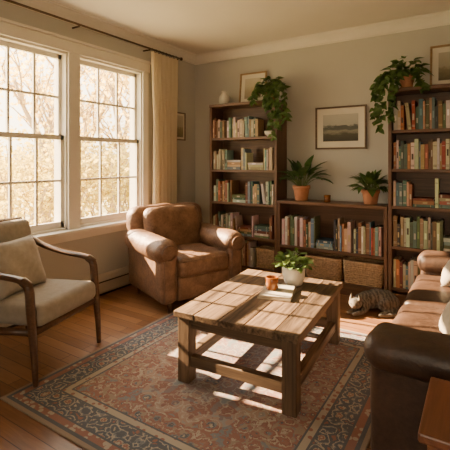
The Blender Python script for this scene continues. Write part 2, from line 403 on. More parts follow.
# heater
E = empty('baseboard_heater', (XL, 2.2, 0)); L = 1.85
pr = [(0.001, .025), (.055, .025), (.062, .04), (.062, .15), (.045, .185), (.001, .195)]
V = [(x, -L, z) for x, z in pr] + [(x, L, z) for x, z in pr]; n = len(pr)
F = [[i, (i + 1) % n, n + (i + 1) % n, n + i] for i in range(n)] + [list(range(n))[::-1], [n + i for i in range(n)]]
o = mk('cover', V, F, M['heater'], E); fixn(o)
rbox('slot', (.004, 2 * L - .04, .012), (.0625, 0, .135), M['black'], E, r=.001)
rbox('kick', (.04, 2 * L, .03), (.022, 0, .015), M['black'], E, r=.001)

# curtain
E = empty('curtain', (XL + .105, 3.44, 0))
V, F = [], []; ny, nz_ = 140, 24
for j in range(nz_ + 1):
    z = .03 + (2.475 - .03) * j / nz_; tt = j / nz_
    wd = .225 - .025 * math.sin(pi * tt)
    for i in range(ny + 1):
        u = i / ny; am = .036 * (1 - .25 * tt)
        V.append((am * math.sin(u * 2 * pi * 7 + .5 * math.sin(tt * 3)) + .007 * math.sin(u * 40 + tt * 5), (u - .5) * 2 * wd, z))
for j in range(nz_):
    for i in range(ny): a0 = j * (ny + 1) + i; F.append([a0, a0 + 1, a0 + ny + 2, a0 + ny + 1])
mk('cloth', V, F, M['curtain'], E, smooth=True)
E2 = empty('curtain_rod', (XL + .105, 2.3, 2.5))
tube('rod', [(0, -1.2, 0), (0, 1.42, 0)], .010, M['brass'], E2)
lathe('finial', [(.0, -.02), (.014, -.015), (.02, 0), (.014, .015), (0, .02)], M['brass'], E2, (0, 1.43, 0))
for y in (-1.0, 0.0, .9, 1.38): rbox('bracket', (.10, .014, .014), (-.052, y, -.012), M['brass'], E2)
for i in range(8):
    y = 3.23 + i * .057 - 2.3
    tube('ring', [(.017 * math.cos(a), y, .017 * math.sin(a) - .006) for a in [k * pi / 6 for k in range(12)]], .0025, M['brass'], E2, 6, True)

# ------------------------------------------------------------------ bookcases
BF = 3.865; BK = 4.13
def bookcase(name, x0, x1, top, shelves, kick=.09):
    E = empty(name, ((x0 + x1) / 2, (BF + BK) / 2, 0)); w = x1 - x0; dp = BK - BF; t = .03
    rbox('side_l', (t, dp, top), (-w / 2 + t / 2, 0, top / 2), M['shelfz'], E, r=.003)
    rbox('side_r', (t, dp, top), (w / 2 - t / 2, 0, top / 2), M['shelfz'], E, r=.003)
    rbox('top', (w, dp + .012, .032), (0, -.006, top + .0), M['shelf'], E, r=.004)
    rbox('back', (w - .02, .012, top - .02), (0, dp / 2 - .006, top / 2), M['shelf'], E, r=.001)
    rbox('kick', (w - 2 * t, .02, kick), (0, -dp / 2 + .02, kick / 2), M['shelf'], E, r=.002)
    for z in shelves: rbox('shelf', (w - 2 * t + .004, dp - .012, .026), (0, 0, z - .013), M['shelf'], E, r=.002)
    return E
S1 = [.12, .45, .82, 1.19, 1.555]; S2 = [.11, .41]; S3 = [.145, .52, .885, 1.22, 1.57]
bookcase('bookcase', -2.68, -1.815, 1.93, S1)
bookcase('console_bookshelf', -1.808, -.712, .86, S2)
bookcase('bookcase', -.705, .20, 1.93, S3)

PAL = [(.18, .045, .03), (.34, .08, .045), (.05, .09, .15), (.09, .18, .22), (.13, .17, .08), (.42, .30, .17), (.60, .52, .39), (.66, .60, .48), (.26, .14, .07),
       (.05, .05, .055), (.46, .20, .08), (.14, .22, .20), (.54, .39, .19), (.24, .34, .36), (.68, .64, .55), (.38, .13, .08), (.09, .14, .10), (.56, .45, .31), (.62, .56, .46), (.18, .28, .34)]
class Books:
    def __init__(s): s.V = []; s.F = []; s.C = []
    def box(s, M4, x0, x1, y0, y1, z0, z1, col):
        st = len(s.V); v = []; f = []
        bxg(v, f, x0, x1, y0, y1, z0, z1)
        s.V += [tuple(M4 @ Vector(p)) for p in v]; s.F += [[st + i for i in q] for q in f]; s.C += [col] * 6
    def book(s, M4, w, d, h, col):
        paper = (.62, .55, .42)
        c = .0025
        s.box(M4, 0, c, 0, d, 0, h, col); s.box(M4, w - c, w, 0, d, 0, h, col)
        s.box(M4, c, w - c, -.002, .004, 0, h, col)
        s.box(M4, c, w - c, .004, d - .005, .003, h - .004, paper)
        gold = R.choice([(.55, .42, .2), (.6, .55, .45), (.08, .06, .05), (.5, .48, .42)])
        k = R.random()
        if k < .5:
            for zz in (.10, .14, .84): s.box(M4, c, w - c, -.0030, 0, h * zz, h * zz + .004, gold)
        if k > .3:
            a = R.uniform(.5, .7); s.box(M4, w * .25, w * .75, -.0032, 0, h * (a - .22), h * a, gold if k < .7 else sc(col, 1.9))
    def build(s, name, origin):
        o = Vector(origin)
        ob = mk(name, [Vector(v) - o for v in s.V], s.F, M['book'], None, origin)
        ca = ob.data.color_attributes.new('Col', 'FLOAT_COLOR', 'CORNER')
        buf = []
        for p in ob.data.polygons: buf += list(c4(s.C[p.index])) * p.loop_total
        ca.data.foreach_set('color', buf); return ob
def pick(lb):
    c = R.choice(PAL)
    if R.random() < lb: c = R.choice([PAL[6], PAL[7], PAL[14], PAL[5], PAL[17], PAL[18]])
    return tuple(min(1, x * .90 * R.uniform(.85, 1.25)) for x in c)
def row(B, x0, x1, z, mh, lightbias=0, gaps=True):
    x = x0 + .004
    while x < x1 - .02:
        k = R.random()
        if gaps and k < .03 and x1 - x > .25:
            n = R.randint(3, 6); zz = z; L = R.uniform(.15, .19)
            for i in range(n):
                th = R.uniform(.02, .035)
                if zz + th > z + mh - .02: break
                M4 = Matrix.Translation((x + R.uniform(0, .01), BF + .03, zz + th)) @ Matrix.Rotation(pi / 2, 4, 'Y')
                B.book(M4, th, .16, L, pick(lightbias)); zz += th
            x += L + .015; continue
        if gaps and .06 < k < .075 and x1 - x > .2: x += R.uniform(.02, .04); continue
        w = R.uniform(.014, .034); h = mh * (R.uniform(.78, .97) if R.random() < .8 else R.uniform(.66, .8)); d = R.uniform(.13, .17)
        if x + w > x1 - .003: break
        if gaps and .09 < k < .13 and x1 - x > .15:
            a = R.uniform(.08, .18); ext = math.sin(a) * h
            if x + ext + w + .004 < x1:
                M4 = Matrix.Translation((x + ext, BF + .035, z + .0005)) @ Matrix.Rotation(-a, 4, 'Y')
                B.book(M4, w, d, h * .95, pick(lightbias)); x += ext + w / math.cos(a) + .003; continue
        M4 = Matrix.Translation((x, BF + R.uniform(.014, .034), z))
        B.book(M4, w, d, h, pick(lightbias)); x += w + .0012
def gapsh(S, top):
    L = S + [top]; return [L[i + 1] - L[i] - .03 for i in range(len(S))]
B = Books(); hs = gapsh(S1, 1.93)
for i, z in enumerate(S1):
    if i == 0: row(B, -2.645, -2.1, z, hs[i], .2)
    elif i == 4: row(B, -2.645, -2.03, z, hs[i] * .72, .2)
    elif i == 3: row(B, -2.645, -1.855, z, hs[i] * .78, .5)
    else: row(B, -2.645, -1.855, z, hs[i] * .80, .2)
B.build('books', (-2.25, 3.95, .12))
B = Books(); hs = gapsh(S2, .85)
row(B, -1.772, -.75, S2[1], hs[1] * .80, .12); row(B, -1.772, -1.56, S2[0], hs[0] * .85, .4, False)
B.build('books', (-1.25, 3.95, .11))
B = Books(); hs = gapsh(S3, 1.93)
for i, z in enumerate(S3): row(B, -.668, .165, z, hs[i] * .86, .05)
B.build('books', (-.25, 3.95, .145))

# baskets
def basket(x, z, w=.31, d=.19, h=.2):
    E = empty('wicker_basket', (x, BF + .03 + d / 2, z))
    V, F = [], []; rows = 11
    def ring(zz, off, amp, ph, n=112):
        P = []
        for i in range(n):
            t = i / n * 2 * pi
            k = .93 + .07 * zz / h
            cx_ = abs(math.cos(t)) ** .28 * math.copysign(1, math.cos(t)); sy_ = abs(math.sin(t)) ** .28 * math.copysign(1, math.sin(t))
            o_ = amp * math.sin(i * pi / 4 + ph)
            P.append(((w / 2 * k + o_) * cx_, (d / 2 * k + o_) * sy_, zz))
        return P
    for i in range(rows):
        zz = .010 + (h - .02) * i / (rows - 1)
        tubegeo(ring(zz, 0, .004, (i % 2) * pi), h / rows * .56, 6, True, V, F)
    mk('weave', V, F, M['wicker'], E, smooth=True)
    tube('rim', ring(h, 0, .001, 0, 60), .010, M['wicker'], E, 8, True)
    rbox('liner', (w * .86, d * .84, h * .92), (0, 0, h * .47), M['wicker'], E, r=.01)
    tube('handle', bez([(-.035, -d / 2 - .006, h - .045), (-.02, -d / 2 - .016, h - .062), (.02, -d / 2 - .016, h - .062), (.035, -d / 2 - .006, h - .045)], 4), .006, M['wicker'], E, 6)
basket(-1.33, .11, .36, .19, .21); basket(-.94, .11, .36, .19, .21); basket(-1.97, .12, .22, .17, .2)
lathe('ceramic_bowl', [(.03, 0), (.035, .006), (.06, .03), (.072, .06), (.068, .06), (.055, .03), (.0, .012)], M['white'], None, (-1.94, 3.97, 1.556))

# ------------------------------------------------------------------ frames
def picture(name, x0, x1, z0, z1, y, art, fm, mw=.045, lean=0, fw=.018, wall='back'):
    w = x1 - x0; h = z1 - z0
    if wall == 'back': E = empty(name, ((x0 + x1) / 2, y, z0)); E.rotation_euler = (-lean, 0, 0)
    else: E = empty(name, (y, (x0 + x1) / 2, z0)); E.rotation_euler = (0, 0, pi / 2)
    t = .022
    rbox('frame_l', (fw, t, h), (-w / 2 + fw / 2, -t / 2, h / 2), fm, E, r=.002); rbox('frame_r', (fw, t, h), (w / 2 - fw / 2, -t / 2, h / 2), fm, E, r=.002)
    rbox('frame_t', (w - 2 * fw, t, fw), (0, -t / 2, h - fw / 2), fm, E, r=.002); rbox('frame_b', (w - 2 * fw, t, fw), (0, -t / 2, fw / 2), fm, E, r=.002)
    rbox('mat_board', (w - 2 * fw, .008, h - 2 * fw), (0, -.006, h / 2), M['mat'], E, r=.0005)
    rbox('print', (w - 2 * fw - 2 * mw, .003, h - 2 * fw - 2 * mw), (0, -.0115, h / 2), art, E, r=.0003)
picture('framed_landscape_print', -1.486, -.956, 1.412, 1.857, YB - .002, M['art1'], M['frame'], .065)
picture('framed_picture', -2.40, -2.05, 1.9475, 2.32, 4.085, M['art2'], M['frameg'], .05, .1)
picture('framed_picture', -.385, -.02, 1.9475, 2.34, 4.085, M['art3'], M['frameg'], .05, .1)
picture('framed_picture', 3.72, 3.92, 1.54, 1.88, XL + .002, M['art3'], M['frame'], .025, 0, .014, 'left')
lathe('ceramic_vase', [(.035, 0), (.055, .02), (.066, .06), (.06, .10), (.035, .135), (.026, .15), (.034, .17), (.028, .17), (.02, .15), (.0, .14)], M['white'], None, (-2.56, 4.0, 1.9465))

# ------------------------------------------------------------------ plants
def leafgeo(V, F, base, d, nrm, L, W, shape='heart', curl=.3, fold=.15):
    d = Vector(d).normalized(); nrm = Vector(nrm); nrm = (nrm - d * nrm.dot(d))
    if nrm.length < 1e-3: nrm = d.orthogonal()
    nrm.normalize(); sd = d.cross(nrm)
    prof = {'heart': [(0, .25), (.12, .8), (.32, 1), (.6, .72), (.85, .3), (1, .02)], 'lance': [(0, .1), (.2, .65), (.45, 1), (.7, .75), (.88, .35), (1, .02)],
            'round': [(0, .3), (.2, .85), (.5, 1), (.75, .85), (.93, .45), (1, .1)]}[shape]
    st = len(V)
    for t, w in prof:
        c = Vector(base) + d * L * t - nrm * curl * L * t * t
        V.append(c + sd * w * W / 2 + nrm * fold * w * W); V.append(c); V.append(c - sd * w * W / 2 + nrm * fold * w * W)
    for i in range(len(prof) - 1):
        a = st + i * 3; F.append([a, a + 1, a + 4, a + 3]); F.append([a + 1, a + 2, a + 5, a + 4])
def clampv(V, ym, x0=-9, x1=9):
    for v in V:
        if v.y > ym - .03: v.y = ym - .03 + .03 * math.tanh((v.y - ym + .03) / .06)
        if v.x < x0 + .03: v.x = x0 + .03 - .03 * math.tanh((x0 + .03 - v.x) / .06)
        if v.x > x1 - .03: v.x = x1 - .03 + .03 * math.tanh((v.x - x1 + .03) / .06)
def pot(E, r, h, mat, rim=True):
    pr = [(r * .72, 0), (r * .74, .004), (r * .93, h * .76)]
    if rim: pr += [(r * .94, h * .77), (r * 1.04, h * .775), (r * 1.06, h), (r * .95, h)]
    else: pr += [(r, h), (r * .92, h)]
    pr += [(r * .88, h * .88), (0, h * .88)]
    lathe('pot', pr, mat, E)
    lathe('soil', [(r * .87, h * .885), (r * .5, h * .91), (0, h * .92)], M['soil'], E)
def rv(a=1): return Vector((R.uniform(-a, a), R.uniform(-a, a), R.uniform(-a, a)))
def pothos(loc, r, h, vines, mound=60, Ls=.07, spread=.13, hgt=.16):
    E = empty('potted_pothos', loc); pot(E, r, h, M['terra'])
    V, F, SV, SF = [], [], [], []
    for i in range(mound):
        a = R.uniform(0, 2 * pi); rr = R.uniform(0, 1) ** .6; z = h + hgt * (1 - rr * rr * .8) * R.uniform(.1, 1)
        p = Vector((math.cos(a) * rr * spread, math.sin(a) * rr * spread, z))
        if p.y > .06: p.y = .06
        d = Vector((math.cos(a), math.sin(a), R.uniform(-.5, .5)))
        if p.y > .02 and d.y > 0: d.y *= .2
        leafgeo(V, F, p, d, Vector((0, 0, 1)) + rv(.5), Ls * R.uniform(.7, 1.25), Ls * R.uniform(.6, .9), 'heart', R.uniform(.1, .5))
        if i % 3 == 0: tubegeo(bez([(0, 0, h * .9), (p.x * .4, p.y * .4, z * .8 + .02), p], 3), .0022, 5, False, SV, SF)
    for pts in vines:
        P = bez([(0, 0, h)] + pts, 7); tubegeo(P, .0025, 5, False, SV, SF)
        for k in range(3, len(P)):
            for q in range(2):
                a = R.uniform(0, 2 * pi); d = Vector((math.cos(a), math.sin(a) - .5, R.uniform(-1.1, -.1)))
                leafgeo(V, F, P[k] + rv(.008), d, Vector((0, -1, .6)) + rv(.5), Ls * R.uniform(.65, 1.1), Ls * R.uniform(.5, .8), 'heart', R.uniform(0, .4))
    clampv(V, YB - .01 - loc[1])
    mk('leaves', V, F, M['leaf'], E, smooth=True); mk('stems', SV, SF, M['stem'], E, smooth=True)
pothos((-1.93, 3.975, 1.9465), .062, .12, [
    [(.06, -.13, .15), (.13, -.17, .06), (.15, -.17, -.12), (.16, -.17, -.30)],
    [(.0, -.14, .14), (.02, -.18, .02), (.05, -.18, -.1)],
    [(.10, -.1, .17), (.19, -.14, .10), (.23, -.15, -.05), (.23, -.15, -.24)],
    [(.05, -.14, .13), (.08, -.18, .02), (.09, -.18, -.16), (.10, -.18, -.42)],
    [(-.06, -.12, .16), (-.12, -.17, .08), (-.14, -.18, -.02)]], 75, .075, .15, .17)
pothos((-.565, 3.97, 1.9465), .066, .125, [
    [(-.07, -.12, .15), (-.15, -.16, .06), (-.18, -.17, -.12), (-.19, -.17, -.36)],
    [(-.04, -.14, .14), (-.08, -.18, .02), (-.10, -.18, -.14), (-.11, -.18, -.28)],
    [(-.10, -.08, .15), (-.2, -.13, .06), (-.24, -.14, -.1), (-.25, -.14, -.28)],
    [(.09, -.12, .16), (.13, -.17, .07), (.15, -.18, -.04)],
    [(-.13, -.05, .16), (-.22, -.1, .1), (-.28, -.12, -.02)]], 75, .075, .15, .18)
def lily(loc, r, h, n, Lr, name, mat, shape='lance', Wk=.36, stem=.1, el=(.25, 1.4), x0=-9, x1=9):
    E = empty(name, loc); pot(E, r, h, M['terra']); V, F, SV, SF = [], [], [], []
    for i in range(n):
        a = i * 2.4 + R.uniform(-.3, .3); e = R.uniform(*el)
        d = Vector((math.cos(a) * math.cos(e), math.sin(a) * math.cos(e) * .7, math.sin(e)))
        b0 = Vector((math.cos(a) * r * .4, math.sin(a) * r * .4, h * .9)); sl = stem * R.uniform(.6, 1.2)
        b1 = b0 + (d + Vector((0, 0, .5))).normalized() * sl
        if b1.y > .08: b1.y = .08
        tubegeo(bez([b0, (b0 + b1) / 2 + Vector((0, 0, .01)), b1], 3), .003, 5, False, SV, SF)
        L = R.uniform(*Lr)
        leafgeo(V, F, b1, d, Vector((0, 0, 1)) if e < 1.1 else Vector((math.cos(a), math.sin(a), .3)) * -1, L, L * Wk * R.uniform(.8, 1.2), shape, R.uniform(.15, .45), .18)
    clampv(V, YB - .01 - loc[1], x0, x1)
    mk('leaves', V, F, mat, E, smooth=True); mk('stems', SV, SF, M['stem'], E, smooth=True)
lily((-1.585, 3.985, .8765), .088, .155, 34, (.13, .22), 'potted_philodendron', M['leafd'], 'lance', .42, .14, (.1, 1.45), x0=-.22)
lily((-.885, 3.985, .8765), .082, .14, 75, (.07, .12), 'potted_ivy', M['leaf'], 'heart', .62, .10, (-.3, 1.4), x1=.17)
E = empty('glass_votive', (-1.30, 3.96, .8765)); lathe('glass', [(.028, 0), (.032, .004), (.034, .07), (.030, .07), (.028, .01), (0, .008)], M['amber'], E); lathe('wax', [(.025, .012), (.025, .04), (0, .04)], M['wax'], E)

# ------------------------------------------------------------------ leather armchair (front +x)
E = empty('leather_armchair', (-2.41, 3.03, 0), math.radians(-22)); Lm = M['leather']
rbox('base', (.70, .74, .22), (.0, 0, .20), Lm, E, r=.03, k=3, n=6)
rbox('front_rail', (.06, .54, .20), (.365, 0, .20), Lm, E, r=.025, k=3, n=6, bulge=(.15, 0, 0))
rbox('seat_cushion', (.62, .53, .17), (.105, 0, .375), Lm, E, r=.055, k=4, n=12, bulge=(.03, .0, .22), wrinkle=.0035)
for sy in (-1, 1):
    rbox('arm_panel', (.76, .15, .44), (.02, sy * .345, .31), Lm, E, r=.05, k=3, n=8, wrinkle=.002)
    rbox('arm_roll', (.80, .22, .20), (.02, sy * .357, .53), Lm, E, r=.098, k=6, n=12, bulge=(0, .02, .06), wrinkle=.003, rot=(0, math.radians(1), 0))
    P = [(.412, sy * .357 + .070 * math.cos(a), .525 + .064 * math.sin(a)) for a in [k * 2 * pi / 28 for k in range(28)]]
    tube('arm_piping', P, .005, Lm, E, 6, True)
    tube('arm_front_seam', [(.400, sy * .345 - .055, .46), (.400, sy * .345 - .055, .12)], .004, Lm, E, 6)
    tube('arm_front_seam', [(.400, sy * .345 + .055, .46), (.400, sy * .345 + .055, .12)], .004, Lm, E, 6)
rbox('back', (.20, .82, .62), (-.33, 0, .525), Lm, E, r=.085, k=5, n=12, rot=(0, math.radians(-9), 0), bulge=(.1, .03, .06), wrinkle=.004)
rbox('back_cushion', (.16, .60, .47), (-.20, 0, .60), Lm, E, r=.075, k=5, n=12, rot=(0, math.radians(-12), 0), bulge=(.3, .03, .04), wrinkle=.004)
tube('seat_piping', [(.415, -.24 + .48 * i / 12, .435) for i in range(13)], .005, Lm, E, 6)
for x in (.33, -.30):
    for y in (-.32, .32): tube('leg', [(x, y, 0), (x, y, .10)], [.016, .024], M['walnut'], E, 10)

# ------------------------------------------------------------------ wood frame chair at left (front +x)
E = empty('wooden_lounge_chair', (-2.49, 1.56, 0), math.radians(15)); W = M['walnut']
for sy in (-1, 1):
    y = sy * .30
    tube('front_leg', bez([(.285, y, 0.0), (.272, y, .20), (.25, y, .42), (.235, y, .56), (.19, y, .600)], 6), [.015 + .012 * min(1, i / 12) for i in range(25)], W, E, 12)
    tube('armrest', bez([(.25, y, .578), (.16, y, .605), (-.02, y * 1.02, .622), (-.20, y, .662), (-.32, y * .96, .72)], 6), [.020, .026] + [.030] * 21 + [.026, .02], W, E, 12, flat=.6)
    tube('back_leg', bez([(-.36, y, 0), (-.29, y, .22), (-.26, y, .36), (-.31, y * .96, .62), (-.40, y * .92, .86)], 6), [.015 + .008 * math.sin(pi * i / 24) for i in range(25)], W, E, 12)
    tube('side_rail', [(.25, y, .31), (-.27, y, .27)], .021, W, E, 10)
tube('front_rail', [(.25, -.30, .30), (.25, .30, .30)], .022, W, E, 10)
tube('rear_rail', [(-.27, -.30, .27), (-.27, .30, .27)], .018, W, E, 10)
tube('top_rail', [(-.395, -.28, .85), (-.41, 0, .86), (-.395, .28, .85)], .02, W, E, 10)
rbox('seat_cushion', (.56, .55, .13), (.015, 0, .375), M['beige'], E, r=.045, k=4, n=10, rot=(0, math.radians(-3), 0), bulge=(.02, .0, .18))
rbox('back_cushion', (.11, .54, .46), (-.285, 0, .635), M['beige'], E, r=.045, k=4, n=10, rot=(0, math.radians(-14), 0), bulge=(.3, 0, .03))
def pillow(name, loc, rot, size, mat):
    n = 18; V, F = [], []
    for sg in (1, -1):
        st = len(V)
        for i in range(n + 1):
            for j in range(n + 1):
                u = i / n * 2 - 1; v = j / n * 2 - 1
                th = max(0, (1 - u ** 4) * (1 - v ** 4)) ** .55
                pin = 1 - .07 * (1 - abs(u) ** 2) * (abs(v) ** 3); pin2 = 1 - .07 * (1 - abs(v) ** 2) * (abs(u) ** 3)
                V.append((sg * th * size[2] / 2 + .003 * math.sin(u * 7 + v * 5), u * size[0] / 2 * pin2, v * size[1] / 2 * pin))
        for i in range(n):
            for j in range(n):
                a = st + i * (n + 1) + j; q = [a, a + n + 1, a + n + 2, a + 1]; F.append(q if sg > 0 else q[::-1])
    o = mk(name, V, F, mat, None, loc, rot); fixn(o)
    for p in o.data.polygons: p.use_smooth = True
    return o
pillow('throw_pillow', (-2.60, 1.50, .60), (0, math.radians(-22), math.radians(15)), (.40, .36, .14), M['linen'])

# ------------------------------------------------------------------ coffee table
E = empty('wooden_coffee_table', (-1.165, 2.335, .010), math.radians(4)); TW, TL, TH = .75, 1.02, .415
pws = [.135, .16, .145, .165, .145 - .0035 * 4]; gap = .0035; x = -TW / 2
for i, pw in enumerate(pws):
    rbox('plank', (pw, TL - R.uniform(0, .006), .036), (x + pw / 2, 0, TH - .018 - (i % 2) * .0012), M['table'], E, r=.004, k=1, n=1); x += pw + gap
lx, ly, lw = TW / 2 - .055, TL / 2 - .06, .078
for sx in (-1, 1):
    for sy in (-1, 1): rbox('leg', (lw, lw, TH - .037), (sx * lx, sy * ly, (TH - .037) / 2), M['tablez'], E, r=.004)
    rbox('side_apron', (.035, 2 * ly - lw, .065), (sx * lx, 0, TH - .037 - .0325), M['table'], E, r=.003)
    rbox('side_stretcher', (.05, 2 * ly - lw, .06), (sx * lx, 0, .125), M['table'], E, r=.004)
for sy in (-1, 1):
    rbox('end_apron', (2 * lx - lw, .035, .065), (0, sy * ly, TH - .037 - .0325), M['tablex'], E, r=.003)
    rbox('end_stretcher', (2 * lx - lw, .05, .06), (0, sy * ly, .125), M['tablex'], E, r=.004)
tz = .010 + TH
E = empty('magazine_stack', (-1.115, 2.39, tz + .0005), math.radians(14))
for i, (a, c, w, d) in enumerate([(0, (.32, .26, .18), .21, .26), (.06, (.58, .53, .44), .20, .25)]):
    rbox('magazine', (w, d, .012), (0, 0, .006 + i * .0125), mat_plain('magazine_cover_%d' % i, c, .4, .15, 12, 0), E, r=.001, rot=(0, 0, a))
    rbox('magazine_pages', (w - .004, d + .001, .008), (.0, 0, .006 + i * .0125), M['pages'], E, r=.0005, rot=(0, 0, a))
E = empty('amber_candle_jar', (-1.155, 2.39, tz + .0255))
lathe('jar', [(.036, 0), (.041, .004), (.042, .076), (.038, .080), (.036, .076), (.036, .008), (0, .006)], M['amber'], E)
lathe('wax', [(.033, .009), (.034, .052), (0, .052)], M['wax'], E)
tube('wick', [(0, 0, .05), (.001, 0, .062)], .0015, M['black'], E, 6)
E = empty('potted_houseplant', (-1.105, 2.63, tz + .0005)); E.scale = (1.17, 1.17, 1.17)
lathe('pot', [(.044, 0), (.052, .006), (.066, .05), (.070, .095), (.070, .108), (.063, .108), (.060, .09), (0, .09)], M['white'], E)
lathe('soil', [(.0595, .092), (0, .097)], M['soil'], E)
V, F, SV, SF = [], [], [], []
for i in range(130):
    a = R.uniform(0, 2 * pi); rr = math.sqrt(R.random()); z = .11 + .095 * (1 - rr * rr * .75) * R.uniform(.2, 1)
    p = Vector((math.cos(a) * rr * .10, math.sin(a) * rr * .10, z))
    leafgeo(V, F, p, Vector((math.cos(a), math.sin(a), R.uniform(-.2, .8))), Vector((0, 0, 1)) + rv(.5), R.uniform(.03, .048), R.uniform(.022, .034), 'round', .25)
    if i % 2 == 0: tubegeo([(p.x * .3, p.y * .3, .093), p], .0015, 4, False, SV, SF)
mk('leaves', V, F, M['leafl'], E, smooth=True); mk('stems', SV, SF, M['stem'], E)

# ------------------------------------------------------------------ rug
rbox('persian_rug', (2 * HX, 2 * HY, .009), (-1.315, 2.12, .005), M['rug'], None, r=.003)
# ------------------------------------------------------------------ sofa (front -x)
E = empty('leather_sofa', (0.06, 2.59, 0)); Sm = M['sofa']; SL = 1.86
rbox('base', (.84, SL - .06, .20), (.0, 0, .19), Sm, E, r=.03, k=3, n=6)
for sy in (-1, 1):
    yy = sy * (SL / 2 - .105)
    rbox('arm_panel', (.88, .18, .44), (-.0, yy, .31), Sm, E, r=.04, k=3, n=8, wrinkle=.002)
    rbox('arm_top', (.92, .235, .15), (-.005, yy, .525), Sm, E, r=.07, k=5, n=12, bulge=(0, 0, .06), wrinkle=.003)
    rbox('seat_cushion', (.66, .71, .17), (-.125, sy * .36, .375), Sm, E, r=.05, k=4, n=12, bulge=(.03, 0, .2), wrinkle=.004)
    rbox('back_cushion', (.20, .70, .44), (.22, sy * .36, .63), Sm, E, r=.08, k=5, n=12, rot=(0, math.radians(10), 0), bulge=(.25, 0, .05), wrinkle=.005)
rbox('back', (.20, SL - .08, .62), (.37, 0, .50), Sm, E, r=.06, k=4, n=10, rot=(0, math.radians(6), 0))
for x in (-.36, .36):
    for y in (-.85, .85): tube('leg', [(x, y, 0), (x, y, .11)], [.018, .025], M['walnut'], E, 10)
pillow('throw_pillow', (-.05, 3.09, .64), (0, math.radians(28), math.radians(-28)), (.40, .38, .14), M['linen'])
pillow('throw_pillow', (-.01, 2.03, .64), (0, math.radians(32), math.radians(18)), (.40, .38, .14), M['linen'])

# ------------------------------------------------------------------ end table
E = empty('wooden_end_table', (.065, 1.385, 0)); m = M['endt']
rbox('top', (.42, .345, .028), (0, 0, .536), m, E, r=.006)
for sx in (-1, 1):
    for sy in (-1, 1):
        rbox('leg', (.035, .035, .522), (sx * .17, sy * .135, .261), m, E, r=.003)
    rbox('apron_side', (.018, .235, .06), (sx * .17, 0, .49), m, E, r=.002)
for sy in (-1, 1): rbox('apron_front', (.305, .018, .06), (0, sy * .135, .49), m, E, r=.002)
rbox('lower_shelf', (.32, .25, .016), (0, 0, .15), m, E, r=.002)

# ------------------------------------------------------------------ cat (local -x = head, -y = towards room)
def ell(bm, c, r, rot=(0, 0, 0)):
    mtx = Matrix.Translation(c) @ Euler(rot).to_matrix().to_4x4() @ Matrix.Diagonal((r[0], r[1], r[2], 1))
    bmesh.ops.create_icosphere(bm, subdivisions=3, radius=1, matrix=mtx)
bm = bmesh.new()
for c, r in [((-.085, .03, .070), (.078, .072, .068)), ((-.03, .045, .078), (.09, .080, .077)), ((.04, .045, .084), (.10, .088, .084)), ((.11, .02, .084), (.097, .092, .084)), ((.15, -.02, .072), (.064, .077, .070))]: ell(bm, c, r)
ell(bm, (.095, -.06, .066), (.082, .048, .064), (0, -.25, .15))
ell(bm, (-.09, -.025, .054), (.045, .045, .052))
ell(bm, (-.13, .0, .078), (.042, .042, .042))
hx, hy, hz = -.178, -.045, .084
ell(bm, (hx, hy, hz), (.053, .056, .047)); ell(bm, (hx - .006, hy - .020, hz - .008), (.048, .038, .033))
ell(bm, (hx - .024, hy - .036, hz - .012), (.023, .021, .017)); ell(bm, (hx - .013, hy - .043, hz - .018), (.017, .017, .013)); ell(bm, (hx - .029, hy - .030, hz - .02), (.017, .017, .013))
for q, ang in (((hx + .028, hy - .024), -.35), ((hx - .024, hy + .026), .35)):
    mtx = Matrix.Translation((q[0], q[1], hz + .055)) @ Euler((-.15, ang * .6, .75)).to_matrix().to_4x4()
    bmesh.ops.create_cone(bm, cap_ends=True, segments=16, radius1=.029, radius2=.003, depth=.058, matrix=mtx @ Matrix.Diagonal((1, .5, 1, 1)))
def limb(pts, rs):
    for i in range(len(pts) - 1):
        a, b = Vector(pts[i]), Vector(pts[i + 1])
        for k in range(8):
            t = k / 7; rr = rs[i] * (1 - t) + rs[i + 1] * t; ell(bm, a.lerp(b, t), (rr,) * 3)
limb([(-.09, -.05, .04), (-.13, -.085, .022), (-.195, -.105, .018)], [.028, .020, .017]); ell(bm, (-.21, -.108, .016), (.024, .018, .015))
limb([(-.10, .01, .04), (-.16, -.02, .02), (-.225, -.055, .018)], [.026, .020, .016]); ell(bm, (-.238, -.062, .016), (.024, .017, .015))
limb([(.14, -.09, .03), (.09, -.115, .020), (.03, -.12, .017)], [.028, .020, .016]); ell(bm, (.012, -.122, .016), (.027, .018, .015))
T = bez([(.185, .0, .05), (.225, -.03, .026), (.215, -.10, .02), (.15, -.150, .018), (.06, -.160, .017), (-.02, -.158, .016)], 9)
for i, p in enumerate(T): ell(bm, p, (.018 - .004 * i / len(T),) * 3)
me = bpy.data.meshes.new('tabby_cat'); bm.to_mesh(me); bm.free(); me.materials.append(M['fur'])
cat = bpy.data.objects.new('body', me); COL.objects.link(cat)
rm = cat.modifiers.new('r', 'REMESH'); rm.mode = 'VOXEL'; rm.voxel_size = .0042; rm.use_smooth_shade = True
sm = cat.modifiers.new('s', 'SMOOTH'); sm.factor = .5; sm.iterations = 6
CE = empty('tabby_cat', (-.775, 3.60, .001), math.radians(36)); cat.parent = CE
def blob(name, p, r, mat):
    b2 = bmesh.new(); bmesh.ops.create_uvsphere(b2, u_segments=12, v_segments=8, radius=1); m2 = bpy.data.meshes.new(name)
    for v in b2.verts: v.co = Vector((v.co.x * r[0], v.co.y * r[1], v.co.z * r[2]))
    b2.to_mesh(m2); b2.free(); m2.materials.append(mat); o = bpy.data.objects.new(name, m2); COL.objects.link(o); o.location = p; o.parent = CE
blob('nose', (hx - .042, hy - .052, hz - .006), (.0055, .0055, .004), M['pink'])
blob('closed_eye', (hx - .017, hy - .057, hz + .007), (.010, .005, .0024), M['black'])
blob('closed_eye', (hx - .050, hy - .027, hz + .007), (.005, .010, .0024), M['black'])

